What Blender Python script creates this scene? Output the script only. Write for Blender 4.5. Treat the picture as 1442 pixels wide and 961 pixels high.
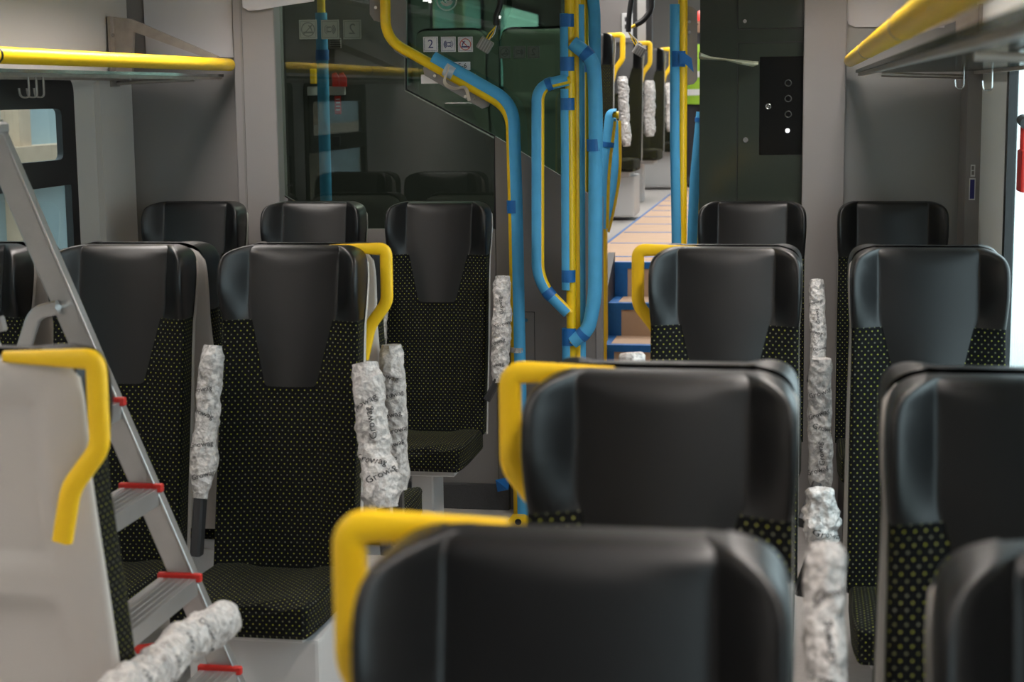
import bpy, bmesh, math, random
from mathutils import Vector, Matrix, noise
random.seed(7)
for o in list(bpy.data.objects): bpy.data.objects.remove(o)
scene = bpy.context.scene
COL = scene.collection
V = Vector
# ------------------------------------------------------------------ camera
FPX, YAW, PIT, ROL, CZ = 2400.0, .171, .145, -.011, 1.84
def cam_axes():
    cy, sy, cp, sp = math.cos(YAW), math.sin(YAW), math.cos(PIT), math.sin(PIT)
    fw = V((-sy*cp, cy*cp, -sp)); rt = V((cy, sy, 0)); up = rt.cross(fw)
    c, s = math.cos(ROL), math.sin(ROL)
    return c*rt + s*up, -s*rt + c*up, fw
RT, UP, FW = cam_axes()
cam = bpy.data.cameras.new('camera'); camo = bpy.data.objects.new('camera', cam); COL.objects.link(camo)
M = Matrix.Identity(4)
for i in range(3):
    M[i][0], M[i][1], M[i][2] = RT[i], UP[i], -FW[i]
M[2][3] = CZ
camo.matrix_world = M
cam.sensor_width = 36; cam.lens = FPX/1442*36; cam.clip_start = .05; cam.clip_end = 200
cam.dof.use_dof = True; cam.dof.focus_distance = 6.6; cam.dof.aperture_fstop = 4.6
scene.camera = camo
# ------------------------------------------------------------------ world, exposure
w = bpy.data.worlds.new('hall_daylight'); scene.world = w; w.use_nodes = True
bg = w.node_tree.nodes['Background']; bg.inputs[0].default_value = (.84, .94, 1, 1); bg.inputs[1].default_value = 3.5
scene.view_settings.view_transform = 'Standard'; scene.view_settings.look = 'None'
scene.view_settings.gamma = 1; scene.view_settings.use_curve_mapping = False
scene.view_settings.exposure = 0.45
LAMP = 22.0          # strength of the ceiling light diffusers

# ------------------------------------------------------------------ pixel helpers (1442x961)
def ray(px, py): return FW + RT*((px-721)/FPX) + UP*((480.5-py)/FPX)
def PY(px, py, Y): v = ray(px, py); v = v*(Y/v.y); v.z += CZ; return v
def PX(px, py, X): v = ray(px, py); v = v*(X/v.x); v.z += CZ; return v
def PZ(px, py, Z): v = ray(px, py); v = v*((Z-CZ)/v.z); v.z += CZ; return v

# ------------------------------------------------------------------ materials
MATS = {}
def mat(name, col, rough=.5, metal=0, spec=.5, bump=0, bscale=60, var=0, vscale=8, coat=0, emit=None):
    if name in MATS: return MATS[name]
    m = bpy.data.materials.new(name); m.use_nodes = True; nt = m.node_tree; b = nt.nodes['Principled BSDF']
    b.inputs['Base Color'].default_value = (*col, 1); b.inputs['Roughness'].default_value = rough
    b.inputs['Metallic'].default_value = metal; b.inputs['Specular IOR Level'].default_value = spec
    b.inputs['Coat Weight'].default_value = coat; b.inputs['Coat Roughness'].default_value = .15
    tc = nt.nodes.new('ShaderNodeTexCoord')
    if var:
        n = nt.nodes.new('ShaderNodeTexNoise'); n.inputs['Scale'].default_value = vscale; n.inputs['Detail'].default_value = 4
        nt.links.new(tc.outputs['Object'], n.inputs['Vector'])
        mx = nt.nodes.new('ShaderNodeMix'); mx.data_type = 'RGBA'
        mx.inputs[6].default_value = (*[c*(1-var) for c in col], 1); mx.inputs[7].default_value = (*[min(1, c*(1+var)) for c in col], 1)
        nt.links.new(n.outputs[0], mx.inputs[0]); nt.links.new(mx.outputs[2], b.inputs['Base Color'])
    if bump:
        n = nt.nodes.new('ShaderNodeTexNoise'); n.inputs['Scale'].default_value = bscale; n.inputs['Detail'].default_value = 3
        nt.links.new(tc.outputs['Object'], n.inputs['Vector'])
        bp = nt.nodes.new('ShaderNodeBump'); bp.inputs['Strength'].default_value = bump; bp.inputs['Distance'].default_value = .003
        nt.links.new(n.outputs[0], bp.inputs['Height']); nt.links.new(bp.outputs[0], b.inputs['Normal'])
    if emit:
        b.inputs['Emission Color'].default_value = (*emit[0], 1); b.inputs['Emission Strength'].default_value = emit[1]
    MATS[name] = m; return m

def dots_mat():
    m = bpy.data.materials.new('dotted_fabric'); m.use_nodes = True; nt = m.node_tree; L = nt.links.new
    b = nt.nodes['Principled BSDF']; b.inputs['Roughness'].default_value = .8
    b.inputs['Specular IOR Level'].default_value = .12
    b.inputs['Sheen Weight'].default_value = .012; b.inputs['Sheen Roughness'].default_value = .4
    uv = nt.nodes.new('ShaderNodeUVMap'); uv.uv_map = 'UVMap'
    def lattice(off):
        a = nt.nodes.new('ShaderNodeVectorMath'); a.operation = 'MULTIPLY_ADD'
        a.inputs[1].default_value = (1/.0185, 1/.0215, 0); a.inputs[2].default_value = (off+300, off+300, 0)
        L(uv.outputs[0], a.inputs[0])
        f = nt.nodes.new('ShaderNodeVectorMath'); f.operation = 'FRACTION'; L(a.outputs[0], f.inputs[0])
        s = nt.nodes.new('ShaderNodeVectorMath'); s.operation = 'SUBTRACT'; s.inputs[1].default_value = (.5, .5, 0); L(f.outputs[0], s.inputs[0])
        k = nt.nodes.new('ShaderNodeVectorMath'); k.operation = 'MULTIPLY'; k.inputs[1].default_value = (.0185, .0215, 0); L(s.outputs[0], k.inputs[0])
        l = nt.nodes.new('ShaderNodeVectorMath'); l.operation = 'LENGTH'; L(k.outputs[0], l.inputs[0])
        c = nt.nodes.new('ShaderNodeMath'); c.operation = 'LESS_THAN'; c.inputs[1].default_value = .0020; L(l.outputs['Value'], c.inputs[0])
        g = nt.nodes.new('ShaderNodeVectorMath'); g.operation = 'FLOOR'; L(a.outputs[0], g.inputs[0])
        wn = nt.nodes.new('ShaderNodeTexWhiteNoise'); wn.noise_dimensions = '2D'; L(g.outputs[0], wn.inputs['Vector'])
        mx = nt.nodes.new('ShaderNodeMix'); mx.data_type = 'RGBA'; L(wn.outputs['Value'], mx.inputs[0])
        return c.outputs[0], mx
    c1, m1 = lattice(0); c2, m2 = lattice(.5)
    m1.inputs[6].default_value = (.26, .265, .03, 1); m1.inputs[7].default_value = (.30, .30, .08, 1)
    m2.inputs[6].default_value = (.15, .16, .045, 1); m2.inputs[7].default_value = (.19, .195, .14, 1)
    a = nt.nodes.new('ShaderNodeMix'); a.data_type = 'RGBA'; a.inputs[6].default_value = (.0032, .0033, .0036, 1); L(c1, a.inputs[0]); L(m1.outputs[2], a.inputs[7])
    d = nt.nodes.new('ShaderNodeMix'); d.data_type = 'RGBA'; L(c2, d.inputs[0]); L(a.outputs[2], d.inputs[6]); L(m2.outputs[2], d.inputs[7])
    L(d.outputs[2], b.inputs['Base Color'])
    return m
def glass_mat(name, tint, refl=.08, rough=.0, cap=.3):
    m = bpy.data.materials.new(name); m.use_nodes = True; nt = m.node_tree; L = nt.links.new
    for n in list(nt.nodes): nt.nodes.remove(n)
    out = nt.nodes.new('ShaderNodeOutputMaterial'); t = nt.nodes.new('ShaderNodeBsdfTransparent'); t.inputs[0].default_value = (*tint, 1)
    g = nt.nodes.new('ShaderNodeBsdfGlossy'); g.inputs['Roughness'].default_value = rough; g.inputs[0].default_value = (.9, .95, .93, 1)
    fr = nt.nodes.new('ShaderNodeFresnel'); fr.inputs[0].default_value = 1.5
    ad = nt.nodes.new('ShaderNodeMath'); ad.operation = 'ADD'; ad.inputs[1].default_value = refl-.04; ad.use_clamp = True; L(fr.outputs[0], ad.inputs[0])
    mn = nt.nodes.new('ShaderNodeMath'); mn.operation = 'MINIMUM'; mn.inputs[1].default_value = cap; L(ad.outputs[0], mn.inputs[0])
    ge = nt.nodes.new('ShaderNodeNewGeometry'); inv = nt.nodes.new('ShaderNodeMath'); inv.operation = 'SUBTRACT'; inv.inputs[0].default_value = 1; L(ge.outputs['Backfacing'], inv.inputs[1])
    ml = nt.nodes.new('ShaderNodeMath'); ml.operation = 'MULTIPLY'; L(mn.outputs[0], ml.inputs[0]); L(inv.outputs[0], ml.inputs[1])
    mx = nt.nodes.new('ShaderNodeMixShader'); L(ml.outputs[0], mx.inputs[0]); L(t.outputs[0], mx.inputs[1]); L(g.outputs[0], mx.inputs[2]); L(mx.outputs[0], out.inputs[0])
    return m
def wrap_mat():
    m = bpy.data.materials.new('bubble_wrap_film'); m.use_nodes = True; nt = m.node_tree; L = nt.links.new
    b = nt.nodes['Principled BSDF']; b.inputs['Roughness'].default_value = .32; b.inputs['Specular IOR Level'].default_value = .7
    tc = nt.nodes.new('ShaderNodeTexCoord')
    n = nt.nodes.new('ShaderNodeTexNoise'); n.inputs['Scale'].default_value = 38; n.inputs['Distortion'].default_value = 1.2; n.inputs['Detail'].default_value = 6; n.inputs['Roughness'].default_value = .7
    L(tc.outputs['Object'], n.inputs['Vector'])
    cr = nt.nodes.new('ShaderNodeValToRGB'); cr.color_ramp.elements[0].position = .30; cr.color_ramp.elements[0].color = (.17, .16, .155, 1)
    cr.color_ramp.elements[1].position = .58; cr.color_ramp.elements[1].color = (.64, .61, .59, 1); L(n.outputs[0], cr.inputs[0]); L(cr.outputs[0], b.inputs['Base Color'])
    v = nt.nodes.new('ShaderNodeTexVoronoi'); v.inputs['Scale'].default_value = 48; L(tc.outputs['Object'], v.inputs['Vector'])
    n2 = nt.nodes.new('ShaderNodeTexNoise'); n2.inputs['Scale'].default_value = 60; n2.inputs['Detail'].default_value = 5; L(tc.outputs['Object'], n2.inputs['Vector'])
    ad = nt.nodes.new('ShaderNodeMath'); ad.operation = 'ADD'; L(v.outputs[0], ad.inputs[0]); L(n2.outputs[0], ad.inputs[1])
    bp = nt.nodes.new('ShaderNodeBump'); bp.inputs['Strength'].default_value = 1.0; bp.inputs['Distance'].default_value = .008
    L(ad.outputs[0], bp.inputs['Height']); L(bp.outputs[0], b.inputs['Normal'])
    return m

FABRIC = dots_mat()
LEATHER = mat('black_leather', (.0038, .0036, .0039), .36, spec=.42, bump=.12, bscale=500)
SHELL = mat('light_grey_plastic', (.52, .49, .46), .45)
YEL = mat('yellow_paint', (.93, .60, .006), .38, coat=.25)
YELH = mat('yellow_handle_plastic', (.90, .56, .004), .5)
WHITE = mat('white_painted_metal', (.68, .68, .68), .42)
GREYP = mat('grey_panel', (.205, .19, .185), .6, bump=.06, bscale=700)
GREYPOST = mat('warm_grey_post', (.25, .232, .228), .55, bump=.06, bscale=700)
GREYL = mat('light_grey_panel', (.30, .295, .285), .55, bump=.06, bscale=700)
PARA = mat('parapet_grey', (.19, .175, .168), .6, bump=.06, bscale=600)
WALLM = mat('beige_wall', (.56, .53, .50), .5)
WALLR = mat('pale_daylit_wall', (.80, .82, .81), .4)  # colour raised to stand in for daylight on this wall
CEIL = mat('ceiling_white', (.45, .43, .42), .6)
FLOORM = mat('floor_vinyl', (.42, .39, .37), .6, var=.12, vscale=30)
BLACK = mat('black_rubber', (.010, .010, .011), .4)
DARK = mat('dark_grey_plastic', (.03, .03, .032), .5)
FOAM = mat('blue_foam', (.075, .39, .70), .62, var=.16, vscale=14, bump=.2, bscale=120)
TAPE = mat('dark_blue_tape', (.010, .135, .42), .5, bump=.4, bscale=90, var=.15, vscale=40)
CARD = mat('cardboard', (.52, .36, .25), .85, var=.1, vscale=6, bump=.1, bscale=200)
PAPER = mat('white_paper', (.56, .545, .56), .6, bump=.1, bscale=30)
ALU = mat('brushed_aluminium', (.47, .46, .45), .34, metal=.7, bump=.12, bscale=220, var=.12, vscale=12)
STEEL = mat('bracket_steel', (.42, .37, .33), .4, metal=.7, var=.25, vscale=25)
RED = mat('red_plastic', (.55, .022, .015), .45)
CHROME = mat('chrome', (.7, .7, .7), .2, metal=1)
WRAP = wrap_mat()
INK = mat('wrap_print', (.02, .02, .022), .6)
GLASS_DARK = glass_mat('tinted_glass', (.56, .63, .57), .06)
GLASS_GREEN = glass_mat('green_tinted_glass', (.25, .35, .28), .045)
GLASS_WIN = glass_mat('window_glass', (.80, .86, .86), .05)
GLASS_RACK = glass_mat('rack_glass', (.36, .38, .37), .16, .12)
CABM = mat('glossy_green_cabinet', (.034, .043, .034), .09, spec=.75)
BEIGEB = mat('beige_steel_beam', (.60, .44, .31), .7, var=.2, vscale=9)
TEAL = mat('teal_hall_panel', (.36, .45, .47), .6, var=.2, vscale=3)
LITEU = mat('raised_lamp_diffuser', (.9, .9, .9), .5, emit=((1, .95, .9), 11.0))
LITE = mat('lamp_diffuser', (.9, .9, .9), .5, emit=((1, .93, .87), LAMP))

# ------------------------------------------------------------------ object helpers
def obj(name, me, material, parent=None, smooth=False):
    o = bpy.data.objects.new(name, me); COL.objects.link(o)
    if material and not me.materials: me.materials.append(material)
    if smooth:
        for p in me.polygons: p.use_smooth = True
        me.set_sharp_from_angle(angle=math.radians(50))
    if parent: o.parent = parent
    return o
def empty(name, loc=(0, 0, 0), rz=0):
    o = bpy.data.objects.new(name, None); COL.objects.link(o); o.location = loc; o.rotation_euler.z = rz; o.empty_display_size = .1
    return o
def tag(o, label, cat, group=None, kind=None):
    o['label'] = label
    if cat: o['category'] = cat
    if group: o['group'] = group
    if kind: o['kind'] = kind
    return o
def structure(o, label=None):
    o['kind'] = 'structure'
    if label: o['label'] = label
    return o
def raw(verts, faces, uvs=None):
    me = bpy.data.meshes.new('m'); me.from_pydata([tuple(v) for v in verts], [], faces); me.validate(); me.update()
    if uvs:
        l = me.uv_layers.new(name='UVMap')
        for lp in me.loops: l.data[lp.index].uv = uvs[lp.vertex_index]
    return me
def box_me(x0, x1, y0, y1, z0, z1, bev=0, seg=2):
    bm = bmesh.new(); bmesh.ops.create_cube(bm, size=1)
    for v in bm.verts: v.co = V(((x0+x1)/2+v.co.x*(x1-x0), (y0+y1)/2+v.co.y*(y1-y0), (z0+z1)/2+v.co.z*(z1-z0)))
    if bev: bmesh.ops.bevel(bm, geom=bm.edges[:], offset=bev, segments=seg, profile=.6, affect='EDGES')
    me = bpy.data.meshes.new('m'); bm.to_mesh(me); bm.free(); return me
def box(name, x0, x1, y0, y1, z0, z1, m, parent=None, bev=0, seg=2):
    return obj(name, box_me(x0, x1, y0, y1, z0, z1, bev, seg), m, parent, smooth=False)
def boxes_me(lst):
    bm = bmesh.new()
    for (x0, x1, y0, y1, z0, z1) in lst:
        r = bmesh.ops.create_cube(bm, size=1)
        for v in r['verts']: v.co = V(((x0+x1)/2+v.co.x*(x1-x0), (y0+y1)/2+v.co.y*(y1-y0), (z0+z1)/2+v.co.z*(z1-z0)))
    me = bpy.data.meshes.new('m'); bm.to_mesh(me); bm.free(); return me
def prism_xz(pts, y0, y1):
    """polygon in the x-z plane, thickened along y"""
    n = len(pts); v = [(x, y0, z) for x, z in pts]+[(x, y1, z) for x, z in pts]
    f = [tuple(range(n)), tuple(range(2*n-1, n-1, -1))]+[(i, i+n, (i+1) % n+n, (i+1) % n) for i in range(n)]
    me = raw(v, f); bm = bmesh.new(); bm.from_mesh(me); bmesh.ops.recalc_face_normals(bm, faces=bm.faces[:]); bm.to_mesh(me); bm.free()
    return me
def px_poly(pix, Y): return [(PY(a, b, Y).x, PY(a, b, Y).z) for a, b in pix]
def fillet(pts, r, n=7):
    pts = [V(p) for p in pts]; out = [pts[0]]
    for i in range(1, len(pts)-1):
        a, b, c = pts[i-1], pts[i], pts[i+1]; d1 = (a-b); d2 = (c-b)
        rr = min(r, d1.length*.48, d2.length*.48); p = b+d1.normalized()*rr; q = b+d2.normalized()*rr
        for k in range(n+1):
            t = k/n; out.append(p*(1-t)**2+b*2*t*(1-t)+q*t*t)
    out.append(pts[-1]); return out
def sweep(path, profile, ref=(0, -1, 0), caps=True, scale=None):
    path = [V(p) for p in path]; ref = V(ref); n = len(profile); vs = []; fs = []
    side = None
    for i, p in enumerate(path):
        t = (path[min(i+1, len(path)-1)]-path[max(i-1, 0)]).normalized()
        s = ref - t*ref.dot(t)
        if s.length < 1e-3: s = side if side else V((1, 0, 0))-t*t.x
        side = s.normalized(); b = t.cross(side); k = scale[i] if scale else 1
        vs += [p+side*a*k+b*c*k for a, c in profile]
    for i in range(len(path)-1):
        for j in range(n):
            k = (j+1) % n; fs.append((i*n+j, i*n+k, (i+1)*n+k, (i+1)*n+j))
    if caps: fs += [tuple(range(n-1, -1, -1)), tuple((len(path)-1)*n+j for j in range(n))]
    return raw(vs, fs)
def circ(r, n=14): return [(r*math.cos(2*math.pi*i/n), r*math.sin(2*math.pi*i/n)) for i in range(n)]
def cprof(ro, ri, gap=1.2, n=16):
    """C-shaped section open towards +side, for a split foam sleeve"""
    a0, a1 = gap/2, 2*math.pi-gap/2
    o = [(ro*math.cos(a0+(a1-a0)*i/n), ro*math.sin(a0+(a1-a0)*i/n)) for i in range(n+1)]
    i_ = [(ri*math.cos(a0+(a1-a0)*i/n), ri*math.sin(a0+(a1-a0)*i/n)) for i in range(n, -1, -1)]
    return o+i_
def rectp(w, h, b=.004):
    a, c = w/2, h/2
    return [(a-b, c), (-a+b, c), (-a, c-b), (-a, -c+b), (-a+b, -c), (a-b, -c), (a, -c+b), (a, c-b)]
def tube(name, path, r, m, parent=None, n=14, ref=(0, -1, 0)):
    return obj(name, sweep(path, circ(r, n), ref), m, parent, True)
def text_me(s, size, res=3):
    cu = bpy.data.curves.new('t', 'FONT'); cu.body = s; cu.size = size; cu.align_x = 'CENTER'; cu.align_y = 'CENTER'; cu.resolution_u = res
    o = bpy.data.objects.new('t', cu); COL.objects.link(o); bpy.context.view_layer.update()
    me = bpy.data.meshes.new_from_object(o.evaluated_get(bpy.context.evaluated_depsgraph_get()))
    bpy.data.objects.remove(o); bpy.data.curves.remove(cu); me.materials.clear(); return me
def copy_tree(o, parent=None):
    c = o.copy(); COL.objects.link(c); c.parent = parent
    for ch in list(o.children): copy_tree(ch, c)
    return c

# ------------------------------------------------------------------ the setting: lower saloon
XL, XR, YB, YP, ZC = -2.98, .68, -2.2, 7.30, 2.42
FU = .84            # floor height of the raised saloon
YU = 22.0
structure(box('floor', XL-.1, XR+.1, YB, 9.97, -.1, 0, FLOORM))
structure(box('ceiling', XL-.1, XR+.1, YB, YP+.02, ZC, ZC+.06, CEIL))
structure(box('wall_rear', XL-.1, XR+.1, YB-.1, YB, 0, ZC, GREYP))
def side_wall(name, xa, xb, wins, y0, y1, z0, z1, m):
    """wall slab with window openings: wins = [(ya, yb, za, zb)]"""
    parts = []; y = y0
    for (ya, yb, za, zb) in wins:
        parts += [(xa, xb, y, ya, z0, z1), (xa, xb, ya, yb, z0, za), (xa, xb, ya, yb, zb, z1)]; y = yb
    parts.append((xa, xb, y, y1, z0, z1))
    return structure(obj(name, boxes_me(parts), m))
LW = [(3.2, 4.62, .93, 1.9), (4.9, 6.66, .93, 1.9)]
RW = [(-1.4, .9, .80, 1.98), (2.3, 6.05, .80, 1.98)]
side_wall('wall_left', XL-.03, XL, LW, YB, YP+.3, 0, ZC, WALLM)
side_wall('wall_right', XR, XR+.03, RW, YB, YP+.3, 0, ZC, WALLR)
def rrect(y0, y1, z0, z1, r, n=5):
    out = []
    for cy, cz, a in ((y1-r, z1-r, 0), (y0+r, z1-r, 90), (y0+r, z0+r, 180), (y1-r, z0+r, 270)):
        for k in range(n+1):
            t = math.radians(a+90*k/n); out.append((cy+r*math.cos(t), cz+r*math.sin(t)))
    return out
def ring_x(name, x0, x1, outer, inner, m, parent=None):
    """frame: ring between two rounded outlines in the y-z plane, thickened along x"""
    n = len(outer); v = [(x0, *p) for p in outer]+[(x0, *p) for p in inner]+[(x1, *p) for p in outer]+[(x1, *p) for p in inner]; f = []
    for i in range(n):
        j = (i+1) % n
        f += [(i, j, n+j, n+i), (2*n+i, 3*n+i, 3*n+j, 2*n+j), (i, 2*n+i, 2*n+j, j), (n+i, n+j, 3*n+j, 3*n+i)]
    return obj(name, raw(v, f), m, parent)
def window(idx, xin, sgn, y0, y1, z0, z1, label, hopper=None):
    """sgn = +1 when the room is on the +x side of the wall"""
    e = structure(empty('window_%d' % idx, (0, 0, 0)), label)
    xa, xb = xin-sgn*.022, xin+sgn*.008
    ring_x('window_frame', xa, xb, rrect(y0-.02, y1+.02, z0-.02, z1+.02, .06), rrect(y0+.045, y1-.045, z0+.05, z1-.05, .05), BLACK, e)
    box('pane', *sorted((xin-sgn*.016, xin-sgn*.011)), y0+.03, y1-.03, z0+.03, z1-.03, GLASS_WIN, e)
    if hopper:
        za = hopper
        ring_x('hopper_frame', xin-sgn*.010, xin+sgn*.016, rrect(y0+.05, y1-.05, za, z1-.03, .04), rrect(y0+.125, y1-.125, za+.06, z1-.105, .03), BLACK, e)
        box('transom', *sorted((xin-sgn*.02, xin+sgn*.012)), y0+.05, y1-.05, za-.045, za+.005, BLACK, e)
    return e
window(1, XL, 1, *LW[1], 'black framed side window with tilting upper pane beside the beige wall', hopper=1.53)
window(2, XR, -1, *RW[1], 'bright side window with black frame beside the pale wall')
window(3, XL, 1, *LW[0], 'black framed side window far from the partition on the beige wall', hopper=1.53)
window(4, XR, -1, *RW[0], 'bright side window at the rear of the saloon')
# vertical rib strips on the walls near the partition
structure(obj('trim_1', boxes_me([(XL, XL+.028, 6.90, 6.935, .9, 1.9), (XL, XL+.012, 6.94, 7.29, 0, 1.93)]), WALLM))
structure(obj('trim_2', prism_xz([(XR-.055, 0), (XR, 0), (XR, 1.95), (XR-.055, 1.95)], 6.98, 7.29), GREYPOST))
# the partition at YP
def panel(name, pix_l, pix_r, y0, y1, m, z0=0, z1=ZC, parent=None):
    a = PY(pix_l, 200, y0).x; b = PY(pix_r, 200, y0).x
    return box(name, a, b, y0, y1, z0, z1, m, parent, .004, 1)
xa = PY(337, 200, YP).x
structure(box('wall_end', XL, xa, YP, YP+.04, 0, ZC, GREYP))
structure(panel('trim_3', 333, 391, YP-.07, YP+.06, GREYPOST))
structure(box('trim_4', PY(344, 200, YP-.08).x-.004, PY(344, 200, YP-.08).x+.004, YP-.078, YP-.07, 0, ZC, GREYP))
structure(box('wall_end_lower', PY(385, 323, YP).x, PY(697, 323, YP).x, YP, YP+.04, 0, PY(600, 323, YP).z, PARA))
# diagonal parapet beside the steps with its locked hatch
pp = px_poly([(697, 192), (790, 248), (838, 280)], YP); x1 = PY(838, 300, YP).x
par = empty('parapet', (0, 0, 0)); structure(par, 'grey parapet panel with slanted top edge beside the steps')
obj('panel', prism_xz([(pp[0][0], 0), (x1, 0), pp[2], pp[1], pp[0]], YP, YP+.04), PARA, par)
box('end_post', x1, PY(848, 300, YP).x, YP-.005, YP+.05, 0, pp[2][1]+.01, GREYPOST, par, .004, 1)
h0, h1 = PY(736, 440, YP), PY(753, 530, YP)
box('hatch', h0.x, h1.x, YP-.004, YP+.01, h1.z, h0.z, PARA, par, .002, 1)
box('hatch_gap', h0.x-.003, h1.x+.003, YP-.0015, YP+.01, h1.z-.003, h0.z+.003, BLACK, par)
lk = PY(741, 451, YP); tube('lock', [(lk.x, YP-.008, lk.z), (lk.x, YP, lk.z)], .008, CHROME, par)
kick = box('baseboard_end', -2.3, PY(719, 700, YP).x, YP-.025, YP, 0, .115, mat('speckled_black_kickboard', (.05, .05, .052), .7, var=.5, vscale=260), None, .004, 1); structure(kick)
# glass panes of the partition
YG = YP+.012
def pane(name, pix, m, label, th=.008):
    o = obj(name, prism_xz(px_poly(pix, YG), YG, YG+th), m); structure(o, label); return o
ztop = -75
g1 = pane('window_5', [(391, ztop), (391, 270), (425, 290), (440, 323), (697, 323), (697, 192), (572, 126), (572, ztop)], GLASS_DARK, 'dark tinted partition glass behind the seats with the slanted rail')
g2 = pane('window_6', [(573, ztop), (573, 126), (697, 191), (790, 247), (812, 260), (812, ztop)], GLASS_GREEN, 'green tinted partition glass above the slanted parapet')
# glass edges
def strip(name, pix, r, Y, m, parent=None): return tube(name, [PY(a, b, Y) for a, b in pix], r, m, parent, 8)
structure(strip('trim_5', [(391, ztop), (391, 270), (425, 290), (440, 323)], .006, YG, BLACK))
structure(strip('trim_6', [(572, ztop), (572, 126), (697, 192), (697, 323)], .005, YG, BLACK))
structure(obj('trim_7', prism_xz(px_poly([(541, ztop), (572, ztop), (572, 82), (556, 72), (541, 48)], YP-.01), YP-.012, YP+.01), GREYPOST))
# glossy cabinet right of the doorway
cab = empty('control_cabinet', (0, 0, 0)); tag(cab, 'glossy dark green cabinet with hatches and black button panel beside the doorway', 'cabinet')
cx0, cx1 = PY(985, 150, YP).x, PY(1131, 150, YP).x
box('body', cx0, cx1, YP, YP+.55, 0, ZC+.6, CABM, cab, .003, 1)
def door_panel(name, x0, y0, x1, y1):
    a, b = PY(x0, y0, YP), PY(x1, y1, YP)
    box(name+'_gap', a.x-.004, b.x, YP-.0012, YP+.01, b.z-.004, a.z+.004, BLACK, cab)
    return box(name, a.x, b.x, YP-.004, YP+.01, b.z, a.z, CABM, cab, .0015, 1)
door_panel('hatch', 1040, -60, 1130, 39); door_panel('door', 1040, 61, 1130, 500)
a, b = PY(1070, 80, YP), PY(1130, 218, YP)
bp_ = box('button_panel', a.x, b.x-.002, YP-.007, YP, b.z, a.z, mat('button_black', (.004, .004, .004), .12, spec=.6), cab, .003, 1)
def ringo(name, c, r, m, parent, tr=.0025):
    return tube(name, [(c.x+r*math.cos(t), c.y, c.z+r*math.sin(t)) for t in [2*math.pi*k/16 for k in range(17)]], tr, m, parent, 6, (0, 1, .01))
for (x, y) in ((1110, 117), (1110, 139), (1110, 161)): ringo('button', PY(x, y, YP-.008), .013, mat('button_grey', (.05, .05, .05), .3), bp_)
c = PY(1109, 184, YP-.007); tube('button', [(c.x, YP-.012, c.z), (c.x, YP-.006, c.z)], .009, mat('lit_button', (.9, .9, .9), .3, emit=((1, 1, 1), 2.5)), bp_)
c = PY(1082, 150, YP-.008); ringo('lock', c, .010, CHROME, cab); tube('lock', [(c.x, YP-.011, c.z), (c.x, YP-.006, c.z)], .005, CHROME, cab)
c = PY(1050, 197, YP-.004); tube('lock', [(c.x, YP-.012, c.z), (c.x, YP, c.z)], .011, CHROME, cab)
c = PY(1049, 30, YP-.004); tube('lock', [(c.x, YP-.012, c.z), (c.x, YP, c.z)], .008, CHROME, cab)
structure(panel('trim_8', 1130, 1190, YP-.07, YP+.06, GREYPOST))
xb = PY(1189, 200, YP).x
structure(box('wall_end_window_side', xb, XR, YP, YP+.04, 0, ZC, GREYL))

# ceiling lights of the lower saloon
def ceiling_light(x0, x1, y0, y1, z, label, group=None, dm=LITE):
    e = empty('ceiling_light', ((x0+x1)/2, (y0+y1)/2, z)); tag(e, label, 'lamp', group)
    a, b = (x1-x0)/2, (y1-y0)/2
    box('housing', -a-.02, a+.02, -b-.02, b+.02, -.025, 0, WHITE, e); box('diffuser', -a, a, -b, b, -.04, -.025, dm, e)
    nb = int((y1-y0)/.15); bl = [(-a, a, -b+2*b*i/nb-.003, -b+2*b*i/nb+.003, -.085, -.041) for i in range(nb+1)]+[(-a-.022, -a-.018, -b, b, -.085, -.02), (a+.018, a+.022, -b, b, -.085, -.02)]
    if dm == LITE: obj('added_louvre', boxes_me(bl), DARK, e)  # unseen baffles, added to hide the strips from the glass and narrow their light
    return e
for y in (.1, 2.45, 4.8):
    ceiling_light(-2.40, -2.22, y, y+2.1, ZC, 'slim ceiling light strip above the rack by the tilting window', 'ceiling light strips, tilting window side')
    ceiling_light(.04, .22, y, y+2.1, ZC, 'slim ceiling light strip above the rack by the bright window', 'ceiling light strips, bright window side')

# ------------------------------------------------------------------ luggage racks
def rack(name, xt, xw, z, ys, ye, label, tubemat, brk):
    s = 1 if xw > xt else -1
    e = empty(name, (0, 0, 0)); tag(e, label, 'luggage rack')
    tube('front_rail', [(xt, ys, z), (xt, ye-.01, z), (xt, ye, z)], .027, tubemat, e, 20)
    box('shelf_glass', *sorted((xt+s*.02, xw-s*.005)), ys, ye-.02, z-.052, z-.040, GLASS_RACK, e)
    for t in (.06, .93): box('shelf_rail', *sorted((xt+(xw-xt)*t, xt+(xw-xt)*t+s*.022)), ys, ye-.02, z-.064, z-.052, STEEL, e)
    for y in brk:
        obj('bracket', prism_xz([(xw, z+.21), (xw-s*.09, z+.20), (xt+s*.01, z+.035), (xt+s*.01, z+.01), (xw-s*.10, z+.145), (xw-s*.085, z-.035), (xw, z-.035)], y-.012, y+.012), STEEL, e)
        box('wall_plate', *sorted((xw, xw-s*.012)), y-.05, y+.03, z-.09, z+.21, STEEL, e)
        tube('bolt', [(xw-s*.012, y-.032, z+.13), (xw-s*.02, y-.032, z+.13)], .008, CHROME, e)
        tube('arm', [(xw-s*.01, y, z-.075), (xt+s*.12, y, z-.06)], .009, STEEL, e, 8)
    return e
rl = rack('luggage_rack', -2.482, XL+.012, 1.972, 2.2, 7.21, 'luggage rack with yellow front tube and steel bracket above the tilting window', YEL, (7.1, 4.3))
rr = rack('luggage_rack', .176, XR, 1.955, 1.2, 7.20, 'dim luggage rack with yellow tube over the bright window side', YEL, (7.1, 3.2))
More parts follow.
